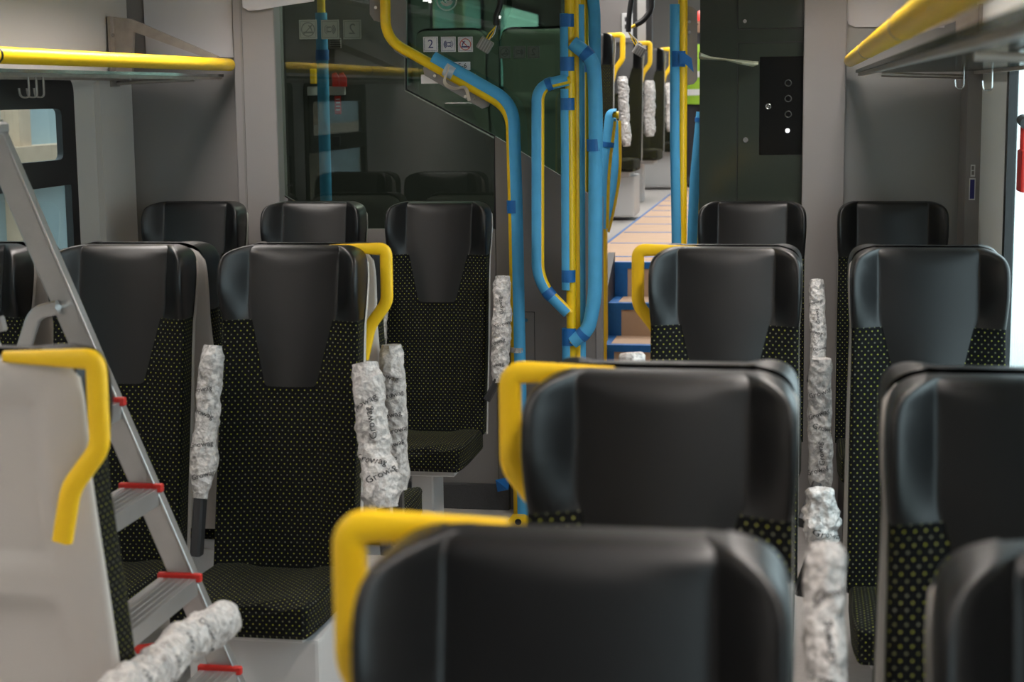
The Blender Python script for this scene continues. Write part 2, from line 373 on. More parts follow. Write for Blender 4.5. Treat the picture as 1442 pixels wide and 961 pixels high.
for y in (5.0,): tube('joint_ring', [(-2.482, y, 1.972), (-2.482, y+.012, 1.972)], .0285, BLACK, rl, 20)
for y in (3.3, 5.2): tube('joint_ring', [(.176, y, 1.955), (.176, y+.01, 1.955)], .0285, STEEL, rr, 20)
def hook(x, y, z, parent, m=CHROME):
    p = fillet([(x, y, z), (x, y, z-.085), (x-.03, y-.01, z-.085), (x-.034, y-.012, z-.05)], .025, 5)
    obj('coat_hook', sweep(p, rectp(.012, .006, .001), (0, -1, 0)), m, parent)
c = PY(35, 118, 6.0); 
for dx in (33, 44, 54): p = PX(dx, 113, XL+.06); hook(p.x+.02, p.y, p.z+.02, rl, STEEL)
for (x, y) in ((1358, 93), (1398, 93)): p = PY(x, y, 6.75 if x < 1370 else 6.2); hook(p.x, p.y, p.z, rr)

# ------------------------------------------------------------------ seats
HW = .215; HT = .215; CP = .41; TOP = 1.392
def lerp(tab, t):
    for (a, x), (b, y) in zip(tab, tab[1:]):
        if t <= b: return x+(y-x)*(t-a)/(b-a) if b > a else y
    return tab[-1][1]
HWT = [(0, .150), (.004, .173), (.010, .188), (.02, .202), (.032, .2105), (.048, .2155), (.12, .2155), (.18, .212), (.215, .209), (.3, .209), (.5, .212), (1, .214)]
WNG = [(0, .055), (.02, .072), (.06, .086), (.12, .082), (.18, .055), (.215, .034), (.26, .024), (.5, .026), (1, .028)]
TPT = [(0, .135), (.2, .133), (.215, .124), (.41, .078), (.43, .078), (1, .085)]
LEAN = .205
def front_rows():
    # (t below the top, y offset of the centre surface, share of wing)
    rows = [(0.0, .062, .15), (0.0, .030, .45), (.003, .012, .75), (.010, .003, .95), (.02, .0, 1), (.034, 0, 1)]
    t = .055
    for t in (.055, .085, .12, .15, .18, .205, .215, .225, .26, .30, .34, .375, .395, .41, .43, .48, .54, .60, .67, .74, .81, .88, .94): rows.append((t, 0, 1))
    return rows
def upholstery():
    rows = front_rows(); q = (.05, .13, .5, .80, .94, 1.0); gq = (-.02, .10, .66, .97, 1.0, .80); verts = []; uvs = []; n = None
    for (t, yo, wg) in rows:
        hw = lerp(HWT, t); tp = min(lerp(TPT, t), hw-.03); wf = lerp(WNG, t)*wg; yb = t*-LEAN
        right = [(tp+(hw-tp)*a, yb+yo-wf*g) for a, g in zip(q, gq)]
        right += [(hw+.001, yb+yo*.6-wf*.35), (hw, yb+.03+yo*.3), (hw-.004, yb+.062)]
        inner = [(tp*s, yb+yo-(.010*(1-s*s) if .02 < t < .42 else .004)) for s in (-1, -.66, -.33, 0, .33, .66, 1)]
        rowp = [(-x, y) for x, y in reversed(right)]+inner+right
        n = len(rowp)
        mid = n//2; arc = [0.0]*n
        for j in range(mid+1, n): arc[j] = arc[j-1]+math.dist(rowp[j], rowp[j-1])
        for j in range(mid-1, -1, -1): arc[j] = arc[j+1]-math.dist(rowp[j], rowp[j+1])
        for (x, y), u_ in zip(rowp, arc): verts.append((x, y, TOP-t)); uvs.append((u_, -t-yo))
    faces = {'head': [], 'back': []}
    for i in range(len(rows)-1):
        tm = (rows[i][0]+rows[i+1][0])/2
        for j in range(n-1):
            inner = 9 <= j <= 14
            key = 'head' if tm < HT-.001 or (tm < CP and inner) else 'back'
            faces[key].append((i*n+j, (i+1)*n+j, (i+1)*n+j+1, i*n+j+1))
    out = {}
    for k, fs in faces.items():
        used = sorted({v for f in fs for v in f}); mp = {v: i for i, v in enumerate(used)}
        out[k] = raw([verts[v] for v in used], [tuple(mp[v] for v in f) for f in fs], [uvs[v] for v in used])
    return out
def shell_me():
    """rear shell: light plastic tray behind the upholstery, with two recessed fields"""
    ts = [0.0, .004, .015, .04, .075, .09, .10, .16, .22, .28, .34, .37, .385, .40, .43, .46, .475, .49, .55, .62, .70, .78, .86, .94]
    xs = [0, .05, .10, .118, .132, .15, .17, .19, .203, .211]
    verts = []; n = 0
    for t in ts:
        hw = lerp(HWT, t)+.001; k = hw/.211; rowp = []
        edge = .058 if t > .01 else .05
        prof = []
        for x in xs:
            d = .019*(1-(x/.211)**6)+.014*min(1, t/.5)
            if t < .015: d *= .35+.65*(t/.015)
            rec = 0
            if .085 <= t <= .39 and x < .125: rec = .015
            lowx = .10+.05*min(1, max(0, (t-.47)/.15))
            if t >= .482 and x < lowx: rec = .022
            prof.append((x*k, .062-t*LEAN+d-rec))
        side = [(hw, .061-t*LEAN), (hw-.002, .052-t*LEAN)]
        half = prof+side
        rowp = [(-x, y) for x, y in reversed(half[1:])]+half; n = len(rowp)
        verts += [(x, y, TOP-.014-t) for x, y in rowp]
    faces = [(i*n+j, i*n+j+1, (i+1)*n+j+1, (i+1)*n+j) for i in range(len(ts)-1) for j in range(n-1)]
    verts2 = len(verts)
    return raw(verts, faces+[tuple(range(n))])
def cushion_me():
    bm = bmesh.new(); bmesh.ops.create_cube(bm, size=1)
    bmesh.ops.subdivide_edges(bm, edges=bm.edges[:], cuts=5, use_grid_fill=True)
    for v in bm.verts:
        x, y, z = v.co*2
        rx = 1-abs(x)**8*.0
        X = .208*x; Y = -.405+.225*y; Z = .425+.043*z
        if z > .9: Z += .012*(1-x*x)*(1-y*y)+(.012 if abs(x) > .6 else 0)*1-.010*max(0, y)
        if y < -.6: X *= 1-.06*(1 if y < -.9 else .3)
        v.co = V((X, Y, Z))
    sharp = [e for e in bm.edges if len(e.link_faces) == 2 and e.calc_face_angle() > .9]
    bmesh.ops.bevel(bm, geom=sharp, offset=.016, segments=3, profile=.5, affect='EDGES')
    me = bpy.data.meshes.new('m'); bm.normal_update(); bm.to_mesh(me); bm.free()
    l = me.uv_layers.new(name='UVMap')
    for p in me.polygons:
        nrm = p.normal
        for li in p.loop_indices:
            c = me.vertices[me.loops[li].vertex_index].co
            l.data[li].uv = (c.x, c.y+c.z) if abs(nrm.x) < .7 else (c.y, c.z)
    return me
UPH = upholstery(); SHELLME = shell_me(); CUSH = cushion_me()
for k in UPH.values(): k.materials.append(None)
UPH['head'].materials[0] = LEATHER; UPH['back'].materials[0] = FABRIC; SHELLME.materials.append(SHELL); CUSH.materials.append(FABRIC)
for me in (UPH['head'], UPH['back'], SHELLME, CUSH):
    for p in me.polygons: p.use_smooth = True
HANDLE_PATH = [(-.085, .082, TOP-.012), (-.260, .082, TOP-.014), (-.260, .082, TOP-.175), (-.203, .088, TOP-.250), (-.180, .084, TOP-.35)]
def handle_me(s):
    p = fillet([(x*s, y, z) for x, y, z in HANDLE_PATH], .022, 6)
    sc = [1.0]*len(p); sc[0] = .55
    return sweep(p, rectp(.024, .036, .006), (0, -1, 0), scale=sc)
HAND = {s: handle_me(s) for s in (1, -1)}
for h in HAND.values():
    h.materials.append(YELH)
BASEBAR = box_me(-.16, .16, -.54, -.20, .345, .385, .006, 1); BASELEG = box_me(-.045, .045, -.42, -.22, 0, .35, .006, 1); BASEBOX = box_me(-.19, .19, -.50, -.06, .03, .345, .012, 2)
for b_ in (BASEBAR, BASELEG, BASEBOX): b_.materials.append(mat('seat_base_grey', (.50, .50, .50), .45))
def seat(x, y, label, face=1, handle=0, base='leg', z=0, group=None, dx=0):
    """face=+1 looks at the camera (-y), -1 looks away; handle = -1/+1 side in world x, 0 none"""
    e = empty('train_seat', (x+dx, y, z), 0 if face > 0 else math.pi); tag(e, label, 'seat', group)
    def sub(o, lv=1):
        md = o.modifiers.new('smooth', 'SUBSURF'); md.levels = lv; md.render_levels = lv; return o
    sub(obj('backrest', UPH['back'], None, e)); sub(obj('headrest', UPH['head'], None, e))
    obj('rear_shell', SHELLME, None, e); obj('cushion', CUSH, None, e)
    obj('seat_frame', BASEBAR, None, e)
    obj('base_box' if base == 'box' else 'leg', BASEBOX if base == 'box' else BASELEG, None, e)
    if handle: obj('grab_handle', HAND[-handle*face], None, e, True)
    return e
XA, XB, XC, XD, XE = -.221, .343, -1.50, -2.037, -2.564
R1, R2, R3, R4 = 1.656, 2.68, 4.89, 6.95
BB = .168   # distance between the head fronts of two seats back to back
seat(XA, R1, 'aisle seat with yellow handle, one row before the wider-spaced bays, right of aisle', 1, -1, dx=0)
seat(XB, R1, 'window-side seat beside the frontmost yellow-handled seat right of the aisle', 1)
seat(XA, R2, 'aisle seat with yellow handle and dark seat back directly behind it, right of aisle', 1, -1)
seat(XB, R2, 'window-side seat in the second row, back to back with another seat', 1)
seat(XA, R2+BB, 'seat facing the steps, back to back with second yellow-handled seat right of aisle', -1)
seat(XB, R2+BB, 'window-side seat facing the partition, back to back with second row seat', -1)
seat(XA, R3, 'aisle seat with yellow handle in front of the taped steps', 1, -1)
seat(XB, R3, 'shiny window-side seat beside the bright window, third row', 1)
seat(XA, R3+BB, 'seat facing the cabinet, back to back with yellow-handled seat by the steps', -1)
seat(XB, R3+BB, 'seat facing the pale end wall, back to back with shiny window-side seat', -1)
seat(XA, R4, 'black seat without handle in front of the glossy green cabinet', 1, dx=.012)
seat(XB, R4, 'black seat in front of the light grey end panel under the dim rack', 1)
seat(XC, R2+.23, 'seat with grey rear shell and yellow handle standing before the ladder', -1, 1)
seat(XC, R3, 'aisle seat with yellow handle and wrapped armrests left of aisle', 1, 1, 'box')
seat(XD, R3, 'middle seat behind the aluminium stepladder', 1)
seat(XE, R3, 'seat next to the tilting window, partly behind the stepladder', 1)
seat(XC, R3+BB, 'seat facing the tinted glass, back to back with handled seat left of aisle', -1)
seat(XD, R3+BB, 'seat facing the tinted glass, back to back with middle seat by ladder', -1)
seat(XE, R3+BB, 'seat facing the end panel, back to back with seat by tilting window', -1)
seat(XC, R4, 'tall visible seat before the tinted glass beside the blue padded rail', 1)
seat(XD, R4, 'middle seat of three before the tinted glass', 1)
seat(XE, R4, 'seat before the dark grey end panel below the yellow rack tube', 1)
# raised saloon
seat(-1.62, 10.40, 'seat with dark-looking rear shell behind green glass, nearer the yellow pole', -1, z=FU)
seat(-2.15, 10.40, 'seat seen behind the three white pictograms on the green glass', -1, z=FU)
for i, y in enumerate((11.66, 13.75, 15.9, 18.0)):
    seat(XC, y, ['first', 'second', 'third', 'fourth'][i]+' yellow-handled seat along the raised saloon beyond the steps', 1, 1, 'box' if i % 2 else 'leg', FU)

# ------------------------------------------------------------------ wrapped armrests
def bend_text(s, size, fn, u0, v0, rot):
    me = text_me(s, size, 2); c_, s_ = math.cos(rot), math.sin(rot)
    for v in me.vertices:
        a, b = v.co.x*c_-v.co.y*s_, v.co.x*s_+v.co.y*c_
        v.co = fn(u0+a, v0+b)
    return me
def wrapped(name, a, b, r, label, seed, amp=.16, group='bubble-wrapped armrests', texts=4, arm=None, ends=(1, 1), knots=()):
    """armrest parcelled in printed bubble film, axis from a (lower) to b (upper)"""
    a, b = V(a), V(b); ax = b-a; L = ax.length; t = ax.normalized(); base = a
    s = V((0, -1, 0))-t*(-t.y) if abs(t.y) < .9 else V((1, 0, 0))-t*t.x
    s.normalize(); n = t.cross(s)
    e = empty(name, a); tag(e, label, 'armrest', group)
    def rad(u, th):
        p = V((math.cos(th)*1.2, math.sin(th)*1.2, u/.045+seed*3.1))
        k = 1+amp*noise.noise(p)+amp*.7*noise.noise(p*2.3)+amp*.45*noise.noise(p*4.7)+.045*math.sin(u/.021+th+seed)
        f = u/L
        for kn, w_, g in knots: k *= 1+g*math.exp(-((f-kn)/w_)**2)
        if f < .08: k *= .72+.28*f/.08 if ends[0] else 1
        if f > .94: k *= .80+.20*(1-f)/.06 if ends[1] else 1
        return r*k
    def pos(u, th, off=0):
        wob = .12*r*math.sin(u/.06+seed)
        R_ = rad(u, th)+off
        return t*u+s*(math.cos(th)*R_*.92+wob)+n*(math.sin(th)*R_+wob*.6)
    nu, nt = max(24, int(L/.007)), 26; vs = []; fs = []
    for i in range(nu+1):
        for j in range(nt): vs.append(pos(L*i/nu, 2*math.pi*j/nt))
    for i in range(nu):
        for j in range(nt): k = (j+1) % nt; fs.append((i*nt+j, i*nt+k, (i+1)*nt+k, (i+1)*nt+j))
    fs += [tuple(range(nt-1, -1, -1)), tuple(nu*nt+j for j in range(nt))]
    obj('bubble_wrap', raw(vs, fs), WRAP, e, True)
    rnd = random.Random(seed)
    for k in range(texts):
        u = L*(.14+.74*(k+.5*rnd.random())/max(1, texts)); th = rnd.uniform(-.5, .5); ro = rnd.choice([.35, -.3, math.pi/2+.1, .2])
        me = bend_text('Growag', r*.62, lambda aa, bb: pos(min(L*.99, max(0, bb)), aa/r, .0022), th*r, u, ro)
        obj('printed_name', me, INK, e)
    if arm: 
        p = V(arm)-a; obj('arm', sweep([t*.03, p], rectp(.03, .045, .006), (1, 0, 0)), DARK, e)
    return e
def wpix(px0, py0, Y0, px1, py1, Y1, wpx, label, seed, arm=None, **k):
    a, b = PY(px0, py0, Y0), PY(px1, py1, Y1); r = wpx/2*((Y0+Y1)/2)/FPX
    return wrapped('wrapped_armrest', a, b, r, label, seed, arm=(PY(*arm) if arm[0] > 5 else arm) if arm else None, **k)
wpix(282, 702, 4.62, 300, 487, 4.72, 36, 'slim wrapped armrest between handled seat and middle seat by the ladder', 1, arm=(277, 782, 4.62), knots=((.05, .1, -.2), (.25, .12, .15)))
wpix(540, 716, 4.62, 514, 512, 4.72, 48, 'bulky white wrapped armrest on aisle side of handled seat left of aisle', 2, amp=.2, knots=((.12, .14, .28), (.93, .06, -.15)), arm=(545, 780, 4.62))
wpix(561, 690, 5.0, 551, 486, 5.02, 36, 'grey tube-like wrapped armrest of the seat facing the tinted glass', 3, amp=.08, texts=6, arm=(562, 735, 5.1))
wpix(704, 540, 6.72, 708, 389, 6.82, 25, 'wrapped armrest touching the blue padded rail', 4, knots=((.5, .15, .15),), arm=(-1.268, 6.74, .60))
wpix(537, 490, 6.72, 537, 384, 6.82, 17, 'wrapped armrest half hidden behind the yellow handle left of aisle', 5, texts=2, arm=(-1.77, 6.76, .70))
wpix(1152, 520, 6.70, 1151, 394, 6.82, 22, 'thin wrapped armrest between the seats by cabinet and end panel', 6, amp=.08, texts=4, arm=(.03, 6.74, .70))
wpix(1155, 690, 4.98, 1155, 505, 4.98, 33, 'straight wrapped armrest between the third row seats right of aisle', 7, amp=.1, texts=5, arm=(.004, 4.86, .60))
wpix(1157, 766, 4.5, 1156, 689, 4.5, 40, 'crumpled short wrapped bundle between the third row seats right of aisle', 8, amp=.3, texts=1, knots=((.35, .2, .3),), arm=(.002, 4.62, .47))
wpix(1166, 1010, 2.50, 1160, 768, 2.62, 60, 'thick blurred wrapped armrest between the second row seats right of aisle', 9, amp=.14, texts=3)
wpix(893, 560, 4.62, 889, 497, 4.65, 38, 'wrapped armrest end poking up in front of the taped steps', 10, amp=.2, texts=0, arm=(-.452, 4.66, .70))
wrapped('wrapped_armrest', PX(150, 992, -1.22), PX(318, 866, -1.22), .042, 'wrapped armrest lying level beside the seat with grey rear shell', 11, amp=.16, texts=4)
for i, (x0, y0, x1, y1, Y, wd) in enumerate(((882, 206, 876, 108, 11.5, 15), (915, 192, 914, 114, 13.6, 16), (944, 185, 942, 117, 15.7, 12))):
    wpix(x0, y0, Y, x1, y1, Y+.06, wd, 'silvery wrapped armrest on the %s seat along the raised saloon' % ('first', 'second', 'third')[i], 20+i, amp=.16, texts=0)

# ------------------------------------------------------------------ poles with foam and tape
def foam(path, parent, ref, r=.028, gap=1.1, name='foam_sleeve'):
    return obj(name, sweep(path, cprof(r, r*.74, gap), ref), FOAM, parent, True)
def band(path, parent, r=.031): return tube('tape_band', path, r, TAPE, parent, 16)
def plate(pix, Y, parent, bolts=()):
    o = obj('bracket_plate', prism_xz(px_poly(pix, Y), Y-.006, Y+.006), GREYPOST, parent)
    for (x, y) in bolts:
        c = PY(x, y, Y); tube('bolt', [(c.x, Y-.013, c.z), (c.x, Y-.004, c.z)], .007, CHROME, o)
    return o
Y1 = YP-.075
# slanted rail left of the doorway
e = empty('slanted_grab_rail', PY(730, 728, Y1)); tag(e, 'yellow rail slanting down the tinted glass then vertical, half sleeved in blue foam', 'handrail')
o0 = e.location.copy()
def pp3(pix, Y): return [PY(a, b, Y) for a, b in pix]
def loc(pts, o): return [V(p)-o for p in pts]
rail = fillet(pp3([(542, -70), (543, 55), (719, 153), (723, 300)], Y1)+[V((PY(729, 600, Y1).x, Y1, .0))], .085, 9)
tube('rail', loc(rail, o0), .0225, YEL, e, 18)
fo = fillet(pp3([(607, 83), (719, 147), (724, 300), (728, 500), (733, 728)], Y1-.006), .085, 9)
fo = [p+V((.009, 0, .004)) for p in fo]; foam(loc(fo, o0), e, (-1, -.25, -.4), .029, 1.3)
for (ya, yb) in ((282, 300),): band(loc(pp3([(723.5, ya), (724, yb)], Y1-.006), o0), e)
tube('tape_ring', loc(pp3([(729, 489), (729, 496)], Y1-.006), o0), .033, WRAP, e)
for pix, bl in (([(521, -60), (521, 20), (527, 29), (541, 33), (541, -60)], [(530, 11)]), ([(596, 96), (600, 88), (692, 140), (688, 150), (679, 153), (598, 106)], [(613, 107), (656, 136), (669, 139)])):
    q = plate(pix, Y1+.045, e, bl); q.location = -o0
curl = fillet(pp3([(632, 92), (624, 118), (640, 126), (656, 121), (661, 142)], Y1-.04), .03, 5)
obj('tape_curl', sweep(loc(curl, o0), rectp(.026, .0012, .0003), (.5, -.6, .3)), mat('masking_tape', (.62, .55, .46), .7), e)
tube('tape_wrap', loc(pp3([(628, 96), (640, 103)], Y1-.008), o0), .034, mat('pale_tape', (.55, .6, .66), .6), e)
q = obj('loose_tape', raw([PY(698, 676, Y1-.02), PY(718, 672, Y1-.03), PY(716, 690, Y1-.05), PY(701, 693, Y1-.02)], [(0, 1, 2, 3)]), TAPE, e); q.location = -o0
q.modifiers.new('thick', 'SOLIDIFY').thickness = .002
# main pole pair with the two loops
Y2 = YP-.16
e = empty('double_grab_pole', (PY(808, 505, Y2).x, Y2, 0)); o0 = e.location.copy()
tag(e, 'yellow double pole with two curved blue foam loops in the doorway', 'handrail')
xa_, xb_ = PY(803, 200, Y2).x, PY(812, 200, Y2+.03).x
tube('pole', loc([(xa_, Y2, 0), (xa_, Y2, 2.4)], o0), .0205, YEL, e, 18); tube('pole', loc([(xb_, Y2+.035, 0), (xb_, Y2+.035, 2.4)], o0), .018, YEL, e, 18)
def zz(py): return PY(803, py, Y2).z
for (ya, yb) in ((19, 108), (125, 408), (465, 760)):
    foam(loc([(xa_-.012, Y2-.008, max(.01, zz(yb))), (xa_-.012, Y2-.008, zz(ya))], o0), e, (1, -.45, 0), .027, 1.5)
foam(loc([(xb_+.016, Y2+.04, .01), (xb_+.016, Y2+.04, zz(6))], o0), e, (-1, -.5, 0), .018, 1.6)
for (ya, yb) in ((20, 38), (80, 100), (138, 155), (380, 397), (462, 486)):
    band(loc([(xa_-.010, Y2-.008, zz(yb)), (xa_-.010, Y2-.008, zz(ya))], o0), e, .030)
Y3 = Y2-.02
lp = fillet(pp3([(800, 112), (757, 122), (757, 398), (800, 441)], Y3), .16, 9)
tube('loop_rail', loc([p+V((.012, 0, 0)) for p in lp], o0), .0165, YEL, e); foam(loc(lp, o0), e, (1, -.2, 0), .0255, 1.1)
band(loc(lp[1:4], o0), e, .028); band(loc(lp[-4:-1], o0), e, .028)
lp = fillet(pp3([(806, 60), (836, 84), (839, 150), (838, 420), (828, 466), (806, 482)], Y3), .12, 9)
tube('loop_rail', loc([p+V((-.010, 0, 0)) for p in lp], o0), .0165, YEL, e); foam(loc(lp, o0), e, (-1, .8, 0), .030, .9)
band(loc(lp[1:5], o0), e, .032); band(loc(lp[-5:-1], o0), e, .032)
band(loc(pp3([(837, 196), (837.5, 213)], Y3), o0), e, .0325)
# second pole behind
Y4 = YP+.2
e = empty('grab_pole', (PY(826, 400, Y4).x, Y4, 0)); o0 = e.location.copy(); tag(e, 'yellow pole with blue foam behind the foam loops, edge of the steps', 'handrail')
xq = PY(823, 200, Y4).x
tube('pole', loc([(xq, Y4, 0), (xq, Y4, 2.4)], o0), .021, YEL, e, 18)
lp = fillet(pp3([(822, -40), (832, 5), (833, 80), (832, 300)], Y4-.02), .14, 8); foam(loc([p+V((.014, 0, 0)) for p in lp], o0), e, (-1, -.3, 0), .028, 1.2)
foam(loc([(xq-.004, Y4-.01, .02), (xq-.004, Y4-.01, PY(826, 290, Y4).z)], o0), e, (1, .7, 0), .028, .7)
for ya, yb in ((88, 102), (328, 340)): band(loc([(xq, Y4-.01, PY(826, yb, Y4).z), (xq, Y4-.01, PY(826, ya, Y4).z)], o0), e, .0335)
# right pole at the cabinet
Y5 = YP-.06
e = empty('grab_pole', (PY(961, 345, Y5).x, Y5, 0)); o0 = e.location.copy(); tag(e, 'yellow pole with blue foam and fluttering tape beside the green cabinet', 'handrail')
xq = PY(961, 200, Y5).x; zt = lambda y: PY(961, y, Y5).z
tube('pole', loc([(xq, Y5, 0), (xq, Y5, 2.4)], o0), .0195, YEL, e, 18)
foam(loc([(xq-.026, Y5-.012, zt(760) if zt(760) > 0 else .01), (xq-.022, Y5-.012, zt(330)), (xq-.030, Y5-.012, zt(200)), (xq-.032, Y5-.012, zt(6))], o0), e, (1, .35, 0), .0215, 1.5)
band(loc([(xq-.018, Y5-.012, zt(94)), (xq-.018, Y5-.012, zt(72))], o0), e, .031)
q = plate([(966, 8), (976, 10), (982, 16), (982, 112), (977, 118), (966, 121)], Y5+.03, e, [(971, 31), (971, 46)]); q.location = -o0
fl = [PY(x, y, Y5-.05) for x, y in ((957, 74), (962, 73), (974, 82), (975, 90), (977, 102), (970, 95), (965, 90), (957, 90))]
q = obj('tape_flag', raw(fl, [tuple(range(8))]), TAPE, e); q.location = -o0; q.modifiers.new('thick', 'SOLIDIFY').thickness = .003
# short stair handrails beyond the doorway
def stair_rail(name, pix, Y, r, label, ypix=None, zf=0):
    e = empty(name, PY(pix[-1][0], pix[-1][1], Y)); o0 = e.location.copy(); tag(e, label, 'handrail')
    p = fillet(pp3(pix, Y), .12, 7); foam(loc(p, o0), e, (1, -.4, 0), r, 1.2)
    b0 = p[-1]; tube('post', loc([b0, V((b0.x, b0.y, zf))], o0), r*.6, YEL, e)
    tube('rail', loc([q+V((.012, .01, 0)) for q in p], o0), r*.6, YEL, e)
    for (a_, b_) in ypix or []: band(loc(pp3([a_, b_], Y), o0), e, r*1.08)
    return e
stair_rail('stair_handrail', [(868, 162), (861, 162), (851, 240), (849, 322)], 9.2, .034, 'blue foam stair handrail with bent top beside the steps', [((856, 200), (855, 207))], .25)
q = stair_rail('stair_handrail', [(867, 170), (868, 245), (858, 300), (851, 326)], 9.4, .030, 'blue foam rail curving down behind the bent stair handrail', [], .455)
stair_rail('stair_handrail', [(990, 158), (987, 190), (980, 260), (977, 335), (977, 390)], 8.6, .034, 'tilted blue foam handrail between pole and green cabinet', [((989, 166), (988.5, 172))])

# ------------------------------------------------------------------ steps and raised floor
st = empty('stairs', (0, 0, 0)); structure(st, 'steps covered with cardboard and blue tape up to the raised floor')
SX0, SX1 = -1.10, -.02
noses = [(9.968, FU), (9.62, .64), (9.24, .455), (8.86, .25)]
prev = None
for i, (yn, z) in enumerate(noses):
    zb = noses[i+1][1] if i+1 < len(noses) else 0
    if i: box('step', SX0, SX1, yn, noses[i-1][0]+.001, 0, z-.006, DARK, st)
    if i: box('tread_card', SX0+.03, SX1, yn+.03, noses[i-1][0]-.004, z-.006, z, CARD, st)
    box('riser_card', SX0+.075, SX1, yn-.006, yn, zb-.004, z-.03, CARD, st)
    box('tape_nose', SX0, SX1, yn-.010, yn+.045, z-.035, z+.003, TAPE, st)
    box('tape_side', SX0, SX0+.075, yn-.009, yn, zb, z-.02, TAPE, st)
    if i: box('tape_edge', SX0, SX0+.05, yn+.02, noses[i-1][0]-.01, z-.004, z+.002, TAPE, st)
    if i: box('edge_marker', SX0-.012, SX0, yn-.01, yn+.02, z-.06, z-.005, YEL, st)
# sloping stringer left of the steps
sv = [(-1.14, 9.97, FU+.06), (-1.14, 8.7, .36), (-1.14, 8.7, 0), (-1.14, 9.97, 0)]
me = raw([(x, y, z) for x, y, z in sv]+[(x+.04, y, z) for x, y, z in sv], [(0, 1, 2, 3), (7, 6, 5, 4), (0, 4, 5, 1), (1, 5, 6, 2), (2, 6, 7, 3), (3, 7, 4, 0)])
obj('stringer', me, DARK, st)
structure(box('floor_raised', XL-.1, XR+.1, 9.97, YU, FU-.05, FU-.004, FLOORM))
structure(box('wall_step', XL, SX0-.04, 9.93, 9.97, 0, FU-.004, GREYP))
structure(box('wall_step_window_side', SX1, XR, 9.93, 9.97, 0, FU-.004, GREYP))
ys = [9.975]+[PZ(900, y, FU).y for y in (362, 343, 327.5, 316, 305.6, 297, 290)]+[15.6, 16.4, 17.3, 18.3, 19.4, 20.6]
for i, (a, b) in enumerate(zip(ys, ys[1:])):
    o = box('cardboard_sheet', -1.30, .0, a+.004, b-.004, FU-.004, FU+.001+.0005*(i % 2), CARD); tag(o, 'brown cardboard sheet laid across the raised aisle floor', 'cardboard', 'cardboard floor sheets')
    o = box('floor_tape', -1.27, .0, b-.018, b+.018, FU+.001, FU+.003, TAPE); tag(o, 'blue tape strip joining two cardboard sheets on the raised floor', 'tape', 'floor tape strips')
o = box('floor_tape', -1.303, -1.285, 10.0, 20.6, FU+.0008, FU+.0032, TAPE); tag(o, 'long blue tape strip along the edge of the cardboard by the raised seats', 'tape')
# raised saloon shell
UT = 3.35
structure(box('ceiling_raised', XL-.1, XR+.1, YP+.02, YU, UT, UT+.06, CEIL))
structure(box('wall_header', XL-.1, XR+.1, YP, YP+.04, ZC+.06, UT, GREYP))
UW = [(10.6, 12.9, 1.85, 2.75), (13.6, 15.9, 1.85, 2.75), (16.7, 19.4, 1.85, 2.75)]
side_wall('wall_left_raised', XL-.03, XL, UW, YP+.3, YU, 0, UT, GREYP)
side_wall('wall_right_raised', XR, XR+.03, UW, YP+.3, YU, 0, UT, GREYP)
for i, wv in enumerate(UW):
    window(7+i, XL, 1, *wv, 'black framed window of the raised saloon, seen through green glass')
    window(10+i, XR, -1, *wv, 'raised saloon window on the cabinet side')
structure(box('wall_far', XL, XR, YU, YU+.1, 0, UT, GREYL))
for y in (11.2, 14.6, 18.0): ceiling_light(-1.35, -.75, y-1.2, y+1.2, UT, 'white ceiling light panel of the raised saloon', 'raised saloon ceiling lights', LITEU)
ceiling_light(-2.3, -.6, 8.3, 8.9, UT, 'short ceiling light above the entrance area before the steps', None, LITEU)
# vestibule back wall seen through the tinted glass
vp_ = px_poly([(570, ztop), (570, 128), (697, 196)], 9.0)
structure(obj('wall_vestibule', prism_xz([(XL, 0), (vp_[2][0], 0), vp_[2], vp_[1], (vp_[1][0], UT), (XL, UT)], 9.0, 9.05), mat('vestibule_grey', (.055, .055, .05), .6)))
# dark room divider post and grey bulkhead above the raised seats
bk = box('bulkhead_pillar', -2.0, -1.42, 14.1, 14.3, FU, UT, GREYPOST, None, .01, 2); tag(bk, 'grey pillar with white socket plate behind the second raised seat', 'pillar')
bk = empty('divider_frame', (-1.325, 14.2, 2.16)); tag(bk, 'tall black and silver divider frame above the raised seats', 'frame')
box('black_upright', -.09, -.05, -.03, .03, 0, UT-2.16, BLACK, bk); box('silver_upright', -.05, .02, -.03, .03, 0, UT-2.16, ALU, bk); box('black_upright', .02, .07, -.03, .03, 0, UT-2.16, BLACK, bk)
c = PY(883, 36, 14.085)
sk = empty('socket_plate', c); tag(sk, 'white socket plate on the grey wall above the raised seats', 'socket')
box('plate', -.045, .045, 0, .012, -.10, .10, WHITE, sk, .004, 1)
for dz in (.05, -.01): box('socket', -.018, .018, -.004, 0, dz-.018, dz+.018, DARK, sk)

# things behind the tinted glass
Yv = 8.2
e = empty('vestibule_pole', (PY(460, 300, Yv).x, Yv, 0)); tag(e, 'blue foam pole seen through the tinted glass', 'handrail'); o0 = e.location.copy()
tube('pole', loc([(o0.x, Yv, 0), (o0.x, Yv, UT)], o0), .02, YEL, e)
foam(loc([(o0.x, Yv-.004, .02), (o0.x, Yv-.004, PY(460, 18, Yv).z)], o0), e, (0, 1, 0), .029, .7)
band(loc([(o0.x, Yv-.004, PY(460, 85, Yv).z), (o0.x, Yv-.004, PY(460, 70, Yv).z)], o0), e, .033)
Yw = 8.99
def flat(name, x0, y0, x1, y1, Y, m, th=.02, parent=None, bev=.003):
    a, b = PY(x0, y0, Y), PY(x1, y1, Y); return box(name, a.x, b.x, Y-th, Y, b.z, a.z, m, parent, bev, 1)
o = flat('yellow_box', 439, 97, 447, 118, Yw, YEL, .04); tag(o, 'small yellow box on the wall behind the tinted glass', 'box')
